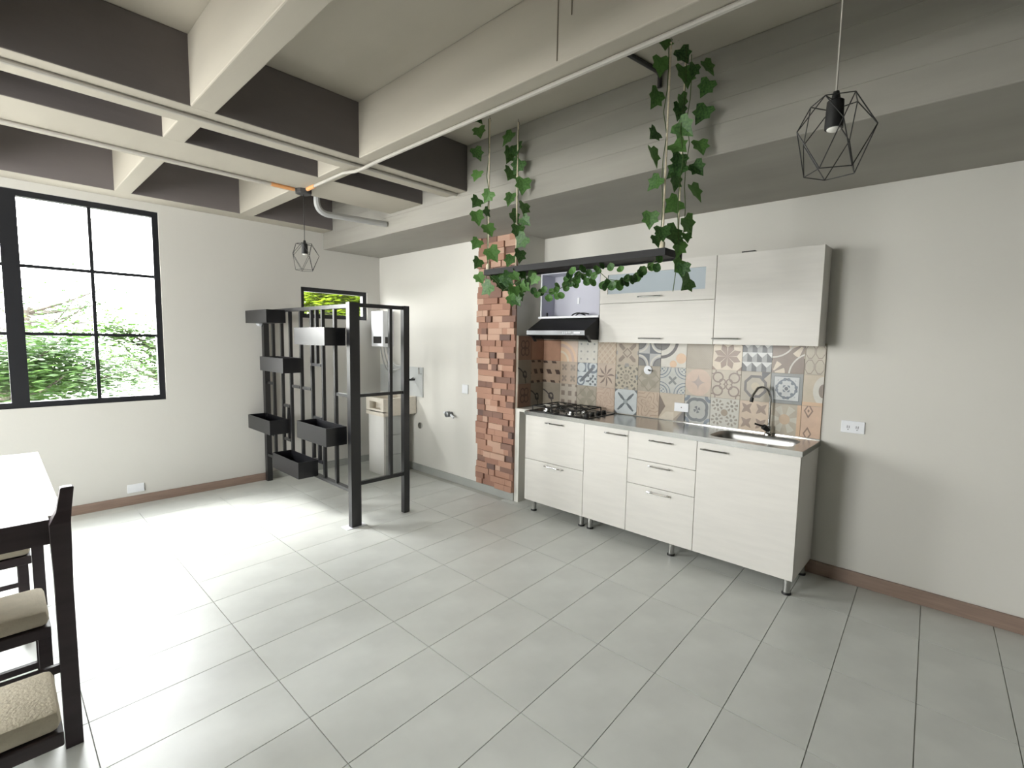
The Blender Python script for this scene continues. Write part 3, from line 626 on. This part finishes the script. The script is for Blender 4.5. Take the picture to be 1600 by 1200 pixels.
obj('heater_case', B(-.15, -.002, -.30, -.05, 1.385, 1.80, bev=.01), PLAST, ht)
obj('display', B(-.1512, -.149, -.27, -.10, 1.425, 1.505), HOBG, ht)
obj('display', B(-.12, -.03, -.3015, -.2995, 1.425, 1.50), HOBG, ht)
for i, (y, l) in enumerate(((-.10, .36), (-.17, .30), (-.24, .22))):
    obj('hose', T(arc((-.06, y, 1.386), (-.07-.02*i, y-.12, 1.386-l*1.15), (-.012, y-.28, 1.25-l*.35), 10), .008, 8), PVC, ht, smooth=True)

# ------------------------------------------------------------------ black steel room divider with planter boxes
DV = -1.345
dv = thing('room_divider', 'black steel room divider of uneven bars in front of the laundry corner', 'divider', (-1.2, -.95, 0))
def dbox(name, *a, m=BLACK, parent=None): return obj(name, B(*a), m, parent or dv)
dbox('post', -1.37, -1.32, -.075, -.018, 0, 1.745)
dbox('post', -1.392, -1.309, -1.825, -1.775, 0, 1.755)
dbox('post', -.905, -.850, -1.82, -1.775, 0, 1.755)
fp = bmesh.new(); box(fp, -1.44, -1.27, -1.84, -1.74, 0, .004); obj('foot_plate', fp, PLAST, dv)
dbox('rail', -1.365, -1.325, -1.775, -.075, 1.715, 1.745); dbox('rail', -1.365, -1.325, -1.775, -.075, .265, .29)
dbox('rail', -1.309, -.905, -1.81, -1.785, 1.722, 1.752); dbox('rail', -1.309, -.905, -1.81, -1.785, .325, .355); dbox('rail', -1.309, -.905, -1.808, -1.787, 1.025, 1.05)
dbox('bar', -1.035, -1.008, -1.811, -1.784, .355, 1.722)
bw = .013
def dbar(y, z0=.29, z1=1.715): dbox('bar', DV-bw, DV+bw, y-bw, y+bw, z0, z1)
for y in (-.245, -.455, -.65, -.875, -1.295, -1.505): dbar(y)
dbar(-1.09, z0=1.262); dbar(-1.185, z0=1.262); dbar(-1.09, z0=.425, z1=1.238); dbar(-1.20, z0=.425, z1=.775)
dbar(-.575, z0=.52, z1=.82)
def xbar(ya, yb, z): dbox('crossbar', DV-.012, DV+.012, ya-bw, yb+bw, z-.012, z+.012)
xbar(-1.07, -1.28, 1.25); xbar(-.67, -.86, 1.03); xbar(-.89, -1.08, 1.03); xbar(-1.52, -1.765, 1.03); xbar(-.47, -.635, .832); xbar(-1.10, -1.28, .79)
xbar(-.09, -.23, 1.02); xbar(-.47, -.635, .508); xbar(-.09, -.23, .50); xbar(-1.105, -1.28, .413)
def planter(label, y0, y1, z0, z1):
    xo = DV-.185; xi = DV-bw-.0005; t = .004; bm = bmesh.new()
    box(bm, xo, xo+t, y0, y1, z0, z1); box(bm, xi-t, xi, y0, y1, z0, z1)
    box(bm, xo+t, xi-t, y0, y0+t, z0, z1); box(bm, xo+t, xi-t, y1-t, y1, z0, z1); box(bm, xo+t, xi-t, y0+t, y1-t, z0, z0+t)
    o = obj('planter_box', bm, BLACK, label=label, cat='planter', group='planter boxes on the room divider')
    return o
planter('empty black planter box at the top far end of the divider, by the window wall', -.585, -.06, 1.61, 1.73)
planter('empty black planter box high on the divider, beside the front post', -1.70, -1.165, 1.424, 1.562)
planter('empty black planter box second from the top at the far half of the divider', -.925, -.40, 1.168, 1.298)
planter('empty black planter box at knee height on the divider, nearest the window wall', -.595, -.05, .575, .708)
planter('empty black planter box at knee height on the divider, beside the front post', -1.70, -1.18, .645, .788)
planter('lowest empty black planter box on the divider, just above the floor', -1.19, -.645, .285, .425)

# ------------------------------------------------------------------ conduits on the ceiling ribs
def conduit(label, pts, r=.011, m=CONDUIT, name='conduit'):
    return obj(name, T(pts, r, 8), m, label=label, cat='pipe', smooth=True)
zc = HR-.0115
conduit('thin painted conduit along the nearer cross rib of the ceiling', [(-5.5, -2.262, zc), (-1.63, -2.262, zc), (-.72, -2.262, zc)])
conduit('thin painted conduit along the wide cross rib nearer the window wall', [(-5.5, -1.42, zc), (-1.61, -1.42, zc)])
conduit('thin painted conduit under the long rib towards the kitchen lamp', [(-1.515, -7.5, zc), (-1.515, -2.42, zc), (-1.535, -2.30, zc-.018), (-1.54, -2.20, zc-.018), (-1.548, -2.06, zc), (-1.545, -1.50, zc)])
conduit('short dark conduit on the beam beside the ivy', [(-.98, -3.88, HT-.012), (-.725, -3.92, HT-.012), (-.71, -3.925, HT-.03), (-.71, -3.925, 2.86)], .012, DARKBOX)
tps = obj('tape', T([(-1.545, -1.62, zc), (-1.545, -1.50, zc)], .0145, 8), ORANGE, label='orange tape on the conduit ends beside the dark junction box', cat='tape')
obj('tape_end', T([(-1.78, -1.42, zc), (-1.61, -1.42, zc)], .0145, 8), ORANGE, tps)
obj('junction_box', Lt((-1.54, -1.42, HR), [(.062, 0), (.062, -.028), (.05, -.034)], 8), DARKBOX, label='dark octagonal junction box where the ceiling ribs cross', cat='junction box')
obj('junction_box', Lt((-1.545, -4.94, HR), [(.055, 0), (.055, -.028), (.045, -.034)], 8), DARKBOX, label='dark junction box on the long rib above the kitchen lamp', cat='junction box')
conduit('thick grey drain pipe with an elbow between the ribs beside the junction box', [(-1.36, -1.26, HT-.01), (-1.36, -1.26, 2.60)] + [tuple(p) for p in arc((-1.36, -1.26, 2.60), (-1.36, -1.26, 2.51), (-1.27, -1.26, 2.505), 8)] + [(-.712, -1.26, 2.525)], .026, PVC, 'drain_pipe')

# ------------------------------------------------------------------ wire cage pendants
def pendant(label, x, y, zc_, rot, ztop, cord):
    t = thing('pendant_lamp', label, 'lamp', (x, y, zc_-.105), 'wire cage pendants')
    c = Vector((x, y, zc_))
    def rg(n, r, z, off): return [c + Vector((r*math.cos(rot+off+2*math.pi*i/n), r*math.sin(rot+off+2*math.pi*i/n), z)) for i in range(n)]
    A = rg(5, .062, .098, 0); M = rg(5, .104, .012, math.pi/5); L = rg(5, .068, -.103, 0)
    bm = bmesh.new()
    def e(p, q): tube(bm, [p, q], .0016, 5)
    for i in range(5):
        e(A[i], A[(i+1) % 5]); e(L[i], L[(i+1) % 5]); e(M[i], A[i]); e(M[i], A[(i+1) % 5]); e(M[i], L[i]); e(M[i], L[(i+1) % 5])
        if i in (0, 2): e(A[i], c + Vector((0, 0, .098)))
    obj('cage', bm, WIRE, t)
    h = obj('lamp_holder', Lt((x, y, zc_), [(.008, .125), (.012, .105), (.022, .098), (.024, .03), (.024, .022)], 16), IRON, t, smooth=True)
    obj('bulb', Lt((x, y, zc_), [(.018, .026), (.018, .019), (.010, .014)], 14), BULB, t, smooth=True)
    obj('cord', T([(x, y, ztop), (x, y, zc_+.12)], .0026, 6), cord, t, smooth=True)
pendant('black wire cage pendant hanging close by, before the kitchen wall', -1.54, -4.918, 2.098, .4, HR-.034, CONDUIT)
pendant('black wire cage pendant hanging further off, before the window wall', -1.54, -1.42, 2.107, .2, HR-.034, WIRE)

# ------------------------------------------------------------------ hanging shelf
SH0, SH1, SYL, SYR, SZ = -.950, -.755, -2.822, -4.118, 1.952
sh = thing('hanging_shelf', 'long black shelf hanging from four ropes in front of the kitchen', 'shelf', ((SH0+SH1)/2, -3.47, SZ-.03))
obj('board', B(SH0+.012, SH1-.012, SYL-.012, SYR+.012, SZ-.022, SZ-.006), MATTE, sh)
for a in ((SH0, SH0+.012, SYL, SYR), (SH1-.012, SH1, SYL, SYR), (SH0+.012, SH1-.012, SYL, SYL-.012), (SH0+.012, SH1-.012, SYR+.012, SYR)):
    obj('edge_rail', B(*a, SZ-.03, SZ+.006), MATTE, sh)
RP = {'FL': (SH0+.018, SYL-.02), 'FR': (SH0+.018, SYR+.025), 'BL': (SH1-.018, -2.95), 'BR': (SH1-.018, SYR+.02)}
for k, (x, y) in RP.items():
    rp = obj('rope', T([(x, y, HT-.02), (x, y, SZ-.01)], .0052, 8), ROPE, sh, smooth=True)
    obj('knot', Lt((x, y, SZ), [(.004, .05), (.013, .036), (.014, .022), (.012, .008), (.016, -.002)], 10), ROPE, rp, smooth=True)
    obj('hook', T([(x, y, HT+.002)] + [tuple(p) for p in arc((x, y, HT-.012), (x+.02, y, HT-.03), (x, y, HT-.034), 5)], .0035, 6), CHROME, rp, smooth=True)

# ------------------------------------------------------------------ ivy
def ivy_mesh():
    bm = bmesh.new()
    out = [(0, .0), (.28, -.12), (.52, .06), (.40, .30), (.50, .52), (.26, .60), (.0, 1.0)]
    pts = out + [(-x, y) for x, y in out[-2:0:-1]]
    c0 = bm.verts.new((0, .30, -.02))
    vs = [bm.verts.new((x, y, .10*abs(x) - .10*max(0, y-.4) + (.03 if abs(x) > .45 else 0))) for x, y in pts]
    for i in range(len(vs)): bm.faces.new((c0, vs[i], vs[(i+1) % len(vs)]))
    return bm
def round_mesh():
    bm = bmesh.new(); c0 = bm.verts.new((0, .45, -.08))
    vs = [bm.verts.new((.42*math.sin(2*math.pi*i/12)*(1.05 if 3 < i < 9 else .95), .45-.47*math.cos(2*math.pi*i/12) + (.08 if i == 0 else 0), .05)) for i in range(12)]
    for i in range(12): bm.faces.new((c0, vs[i], vs[(i+1) % 12]))
    return bm
IVM = {}
def ivy(root, pos, size, rl, kind='ivy', roll=None):
    """one leaf hanging at pos: tip down, face towards the room"""
    key = kind
    if key not in IVM:
        bm = ivy_mesh() if kind == 'ivy' else round_mesh(); o = obj('leaf', bm, IVY); IVM[key] = o
    else:
        o = IVM[key].copy(); COL.objects.link(o)
    o.parent = root
    yaw = math.atan2(-1, -.9) + rl.uniform(-.75, .75); n = Vector((math.cos(yaw), math.sin(yaw), rl.uniform(-.15, .55))).normalized()
    a = rl.uniform(-.9, .9) if roll is None else roll + rl.uniform(-.25, .25)
    side = Vector((0, 0, 1)).cross(n).normalized(); dn = -n.cross(side).normalized()
    ydir = (dn*math.cos(a) + side*math.sin(a)).normalized(); xdir = ydir.cross(n).normalized()
    M = Matrix((xdir, ydir, n)).transposed().to_4x4()
    o.matrix_parent_inverse = Matrix.Identity(4)
    o.matrix_basis = Matrix.Translation(Vector(pos) - wloc(root) - ydir*size*.4) @ M @ Matrix.Scale(size, 4)
def vine(name, label, stem, leaves, size, seed, kind='ivy'):
    rl = random.Random(seed); p0 = Vector(stem[0])
    t = thing(name, label, 'plant', p0, 'artificial ivy on the hanging shelf')
    obj('stem', T(stem, .0022, 5), STEM, t, smooth=True)
    for q in leaves: ivy(t, q[:3], size*(q[3] if len(q) > 3 else rl.uniform(.85, 1.15)), rl, kind)
    return t
# ivy begin
vine('ivy_vine', 'ivy vine on the front right rope of the hanging shelf', [(-0.940, -4.085, 2.930), (-0.946, -4.093, 2.823), (-0.934, -4.085, 2.717), (-0.946, -4.077, 2.610), (-0.934, -4.093, 2.503), (-0.946, -4.085, 2.397), (-0.934, -4.077, 2.290), (-0.946, -4.093, 2.183), (-0.934, -4.085, 2.077), (-0.946, -4.077, 1.970)], [(-0.955, -4.070, 2.931), (-0.955, -4.055, 2.828), (-0.955, -4.035, 2.683), (-0.955, -4.036, 2.514), (-0.955, -4.040, 2.409), (-0.955, -4.050, 2.278), (-0.955, -4.034, 2.104), (-0.955, -4.102, 2.029, 0.900), (-0.955, -4.073, 1.996, 0.700)], 0.09348, 11)
vine('ivy_vine', 'ivy vine between the two right ropes of the hanging shelf, trailing below it', [(-0.860, -4.137, 2.930), (-0.866, -4.145, 2.799), (-0.854, -4.137, 2.668), (-0.866, -4.129, 2.537), (-0.854, -4.145, 2.406), (-0.866, -4.137, 2.274), (-0.854, -4.129, 2.143), (-0.866, -4.145, 2.012), (-0.854, -4.137, 1.881), (-0.866, -4.129, 1.750)], [(-0.860, -4.120, 2.994), (-0.860, -4.125, 2.891), (-0.860, -4.140, 2.791, 1.200), (-0.860, -4.180, 2.801, 0.700), (-0.860, -4.129, 2.669), (-0.860, -4.115, 2.631), (-0.860, -4.145, 2.544), (-0.860, -4.123, 2.461), (-0.860, -4.123, 2.391), (-0.860, -4.112, 2.350), (-0.860, -4.112, 2.291), (-0.860, -4.104, 2.180), (-0.860, -4.125, 2.023, 1.400), (-0.860, -4.148, 1.963, 0.900), (-0.860, -4.152, 1.881, 0.900), (-0.860, -4.173, 1.854, 0.800), (-0.860, -4.197, 1.786, 1.000)], 0.0969, 12)
vine('ivy_vine', 'ivy vine on the back right rope of the hanging shelf', [(-0.770, -4.125, 2.930), (-0.776, -4.133, 2.823), (-0.764, -4.125, 2.717), (-0.776, -4.117, 2.610), (-0.764, -4.133, 2.503), (-0.776, -4.125, 2.397), (-0.764, -4.117, 2.290), (-0.776, -4.133, 2.183), (-0.764, -4.125, 2.077), (-0.776, -4.117, 1.970)], [(-0.775, -4.216, 2.837), (-0.775, -4.208, 2.744), (-0.775, -4.196, 2.624), (-0.775, -4.197, 2.468), (-0.775, -4.187, 2.365), (-0.775, -4.183, 2.250), (-0.775, -4.151, 2.091), (-0.775, -4.147, 2.031, 0.600)], 0.09348, 13)
vine('ivy_vine', 'ivy vine on the front left rope of the hanging shelf', [(-0.940, -2.840, 2.930), (-0.946, -2.848, 2.810), (-0.934, -2.840, 2.690), (-0.946, -2.832, 2.570), (-0.934, -2.848, 2.450), (-0.946, -2.840, 2.330), (-0.934, -2.832, 2.210), (-0.946, -2.848, 2.090), (-0.934, -2.840, 1.970), (-0.946, -2.832, 1.850)], [(-0.955, -2.747, 2.954), (-0.955, -2.768, 2.862), (-0.955, -2.751, 2.727), (-0.955, -2.747, 2.587), (-0.955, -2.743, 2.413), (-0.955, -2.757, 2.309), (-0.955, -2.855, 2.430), (-0.955, -2.850, 2.328, 0.700), (-0.955, -2.871, 2.214), (-0.955, -2.747, 2.137), (-0.955, -2.762, 2.007), (-0.955, -2.789, 1.903, 0.800), (-0.955, -2.910, 2.052, 1.100), (-0.955, -2.859, 1.830, 1.100)], 0.0969, 14)
vine('ivy_vine', 'ivy vine on the back left rope of the hanging shelf', [(-0.770, -2.950, 2.930), (-0.776, -2.958, 2.823), (-0.764, -2.950, 2.717), (-0.776, -2.942, 2.610), (-0.764, -2.958, 2.503), (-0.776, -2.950, 2.397), (-0.764, -2.942, 2.290), (-0.776, -2.958, 2.183), (-0.764, -2.950, 2.077), (-0.776, -2.942, 1.970)], [(-0.775, -2.860, 2.852), (-0.775, -2.933, 2.759), (-0.775, -2.869, 2.737), (-0.775, -2.954, 2.647), (-0.775, -2.884, 2.612), (-0.775, -3.003, 2.513), (-0.775, -2.887, 2.447), (-0.775, -3.018, 2.361), (-0.775, -2.938, 2.315), (-0.775, -3.032, 2.280), (-0.775, -2.964, 2.219), (-0.775, -3.001, 2.151), (-0.775, -2.986, 2.056), (-0.775, -2.897, 2.034)], 0.0969, 15)
vine('ivy_garland', 'ivy garland of small round leaves swagging under the hanging shelf', [(-0.908, -3.232, 1.801), (-0.892, -3.293, 1.783), (-0.912, -3.408, 1.791), (-0.894, -3.463, 1.814), (-0.880, -3.514, 1.849), (-0.896, -3.568, 1.886), (-0.879, -3.634, 1.854), (-0.879, -3.697, 1.879), (-0.900, -3.766, 1.831), (-0.907, -3.829, 1.821), (-0.903, -3.881, 1.821), (-0.885, -3.942, 1.848), (-0.903, -4.064, 1.921)], [(-0.908, -3.232, 1.801), (-0.872, -3.260, 1.795), (-0.898, -3.311, 1.808), (-0.896, -3.342, 1.752), (-0.919, -3.422, 1.819), (-0.934, -3.434, 1.795), (-0.912, -3.419, 1.760), (-0.926, -3.458, 1.760), (-0.899, -3.477, 1.859), (-0.865, -3.452, 1.830), (-0.888, -3.466, 1.809), (-0.923, -3.540, 1.899), (-0.872, -3.532, 1.850), (-0.879, -3.550, 1.877), (-0.883, -3.625, 1.883), (-0.871, -3.604, 1.838), (-0.881, -3.646, 1.831), (-0.879, -3.661, 1.865), (-0.910, -3.694, 1.898), (-0.866, -3.698, 1.921), (-0.867, -3.716, 1.809), (-0.924, -3.760, 1.794), (-0.882, -3.767, 1.808), (-0.885, -3.813, 1.808), (-0.903, -3.855, 1.815), (-0.898, -3.886, 1.833), (-0.901, -3.926, 1.830), (-0.870, -3.927, 1.839), (-0.900, -3.958, 1.851), (-0.877, -3.767, 1.906), (-0.910, -3.849, 1.882), (-0.873, -4.005, 1.886), (-0.872, -4.036, 1.880), (-0.903, -4.064, 1.921), (-0.895, -3.497, 1.884), (-0.870, -3.580, 1.866), (-0.884, -3.356, 1.792), (-0.901, -3.258, 1.776), (-0.920, -3.810, 1.795), (-0.912, -3.845, 1.797), (-0.886, -3.865, 1.815), (-0.924, -3.921, 1.821), (-0.871, -3.957, 1.871), (-0.916, -3.771, 1.815), (-0.871, -3.681, 1.887), (-0.913, -3.601, 1.903), (-0.868, -3.526, 1.821), (-0.885, -3.500, 1.840)], .054, 16, 'round')
vine('ivy_cluster', 'dense bunch of ivy hanging under the left end of the shelf', [(-0.950, -2.830, 1.950), (-0.900, -2.900, 1.880), (-0.900, -2.960, 1.820), (-0.900, -3.050, 1.850), (-0.900, -3.120, 1.880)], [(-0.835, -2.784, 1.933), (-0.837, -2.868, 1.883), (-0.963, -3.049, 1.904), (-0.959, -3.119, 1.891), (-0.852, -3.049, 1.853), (-0.867, -3.019, 1.782), (-0.876, -3.057, 1.747), (-0.927, -3.033, 1.872), (-0.885, -3.163, 1.854), (-0.885, -3.188, 1.901), (-0.889, -3.121, 1.906), (-0.948, -3.083, 1.813), (-0.910, -3.131, 1.814), (-0.915, -2.962, 1.915), (-0.868, -2.868, 1.897), (-0.830, -2.911, 1.850), (-0.836, -3.048, 1.784), (-0.894, -3.027, 1.747), (-0.908, -3.156, 1.829), (-0.933, -2.998, 1.882), (-0.966, -3.133, 1.797), (-0.967, -3.287, 1.858), (-0.905, -3.023, 1.924), (-0.926, -3.104, 1.919)], .072, 17)
# ivy end

# ------------------------------------------------------------------ table and stools at the left
tbx = thing('dining_table', 'tall dark wooden table with a pale top at the left edge', 'table', (-3.8, -2.25, 0))
obj('table_top', B(-4.55, -3.108, -2.915, -1.60, .806, .842, bev=.004), TOP, tbx)
bm = B(-4.50, -3.15, -2.965, -2.915, .755, .842); obj('apron', bm, TABLE, tbx)
obj('apron', B(-3.150, -3.125, -2.915, -1.62, .755, .806), TABLE, tbx); obj('apron', B(-4.50, -3.15, -1.645, -1.62, .755, .806), TABLE, tbx)
for (lx, ly) in ((-3.124, -2.972), (-4.52, -2.972), (-3.14, -1.64), (-4.52, -1.64)):
    bm = bmesh.new(); s = .024
    tall = (lx > -3.13)
    secs = [(0, 0, s), (0, .60, s), (0, .74, s+.003), (0, .83, s+.004)] + ([(.012, .87, .020), (.024, .95, .018), (.024, .953, .014)] if tall else [])
    prev = None
    for dx, z_, h in secs:
        rg = [bm.verts.new((lx+dx+a*h, ly+b*h, z_)) for a, b in ((-1, -1), (1, -1), (1, 1), (-1, 1))]
        if prev:
            for i in range(4): bm.faces.new((prev[i], prev[(i+1) % 4], rg[(i+1) % 4], rg[i]))
        else: bm.faces.new(rg[::-1])
        prev = rg
    bm.faces.new(prev); obj('leg', bm, TABLE, tbx)
obj('stretcher', B(-4.50, -3.148, -2.98, -2.964, .285, .315), TABLE, tbx)
def stool(label, xr, yf, dp=.42, ins=.03):
    root = thing('stool', label, 'stool', (xr-.24, yf+.21, 0), 'dark stools at the table')
    x0, x1, y0, y1 = xr-.48, xr, yf, yf+dp
    obj('seat_frame', B(x0, x1, y0, y1, .385, .425, bev=.004), TABLE, root)
    bm = B(x0+.005, x1-.003, y0+.005, y1-.005, .426, .486, bev=.02); obj('cushion', bm, CUSH, root, smooth=True)
    for lx in (x0+.02, x1-ins):
        for ly in (y0+.035, y1-.02): obj('leg', B(lx-.018, lx+.018, ly-.018, ly+.018, 0, .385), TABLE, root)
    for ly in (y0+.035, y1-.02): obj('stretcher', B(x0+.038, x1-ins-.018, ly-.009, ly+.009, .16, .185), TABLE, root)
    for lx in (x0+.02, x1-ins): obj('stretcher', B(lx-.009, lx+.009, y0+.053, y1-.038, .21, .235), TABLE, root)
stool('dark stool with beige cushion nearest the camera, before the table', -3.178, -3.56, .26, .12)
stool('dark stool with beige cushion under the near side of the table', -3.160, -2.89, .27, .018)
stool('dark stool with beige cushion under the far side of the table', -3.175, -2.05, .36)

# ------------------------------------------------------------------ outdoors: street, trees beyond the windows
obj('street_ground', B(-40, 40, 1.2, 70, -3.3, -3.2), ASPH, kind='structure')
def tree(label, x, y, zb, zc_, rad, n, m, seed, squash=.7, ls=.13):
    rl = random.Random(seed)
    t = thing('street_tree', label, 'tree', (x, y, zb), 'trees beyond the windows')
    bm = T([(x, y, zb), (x+.1, y, (zb+zc_)/2-.3), (x, y, zc_-.2)], .1, 8, rs=[.16, .12, .07])
    ends = []
    for i in range(16):
        a = rl.uniform(0, 6.28); el = rl.uniform(-.05, 1.0); l = rad*rl.uniform(.55, .95)
        p0 = Vector((x+.05, y, zc_ - rad*squash*.75 + rl.uniform(0, .5*rad)))
        d = Vector((math.cos(a)*math.cos(el), math.sin(a)*math.cos(el), math.sin(el)*squash))
        p2 = p0 + d*l; p1 = p0 + d*l*.5 + Vector((0, 0, -.12))
        tube(bm, arc(p0, p1, p2, 5), .03, 5, rs=[.045, .038, .03, .022, .015, .008]); ends += [p0 + d*l*k for k in (.5, .7, .85, 1.0)]
    obj('trunk', bm, BARK, t, smooth=True)
    lb = bmesh.new(); vs = []; c = Vector((x, y, zc_))
    for k in range(n):
        e = rl.choice(ends); p = e + Vector((rl.gauss(0, rad*.17), rl.gauss(0, rad*.17), rl.gauss(0, rad*.10)))
        s = ls*rl.uniform(.6, 1.3); a = rl.uniform(0, 6.28); u = Vector((math.cos(a), math.sin(a), rl.uniform(-.35, .2))); u.normalize()
        v = Vector((-math.sin(a), math.cos(a), rl.uniform(-.5, .5))).normalized()*.42
        lb.faces.new([lb.verts.new(p + u*s*q[0] + v*s*q[1]) for q in ((-.5, 0), (0, -.5), (.5, 0), (0, .5))])
    o = obj('foliage', lb, m, t, kind='stuff')
TREES = [('feathery green tree outside the middle of the large window', -3.2, 4.6, 1.15, 1.6, 11000, TREE, 1), ('feathery green tree outside the right side of the large window', -.7, 7.6, 1.25, 1.75, 9000, TREE, 2),
         ('feathery green tree outside the left side of the large window', -6.2, 6.4, 1.3, 1.6, 7000, TREE, 3), ('taller pale green tree far behind the others outside', -2.6, 11.5, 2.2, 2.4, 4200, TREE, 4),
         ('bright lime green tree filling the small laundry window', 1.2, 3.6, 2.25, 1.3, 20000, LIME, 5)]
for (lb_, x, y, zc_, rad, n, m, s) in TREES: tree(lb_, x, y, -3.2, zc_, rad, n, m, s)
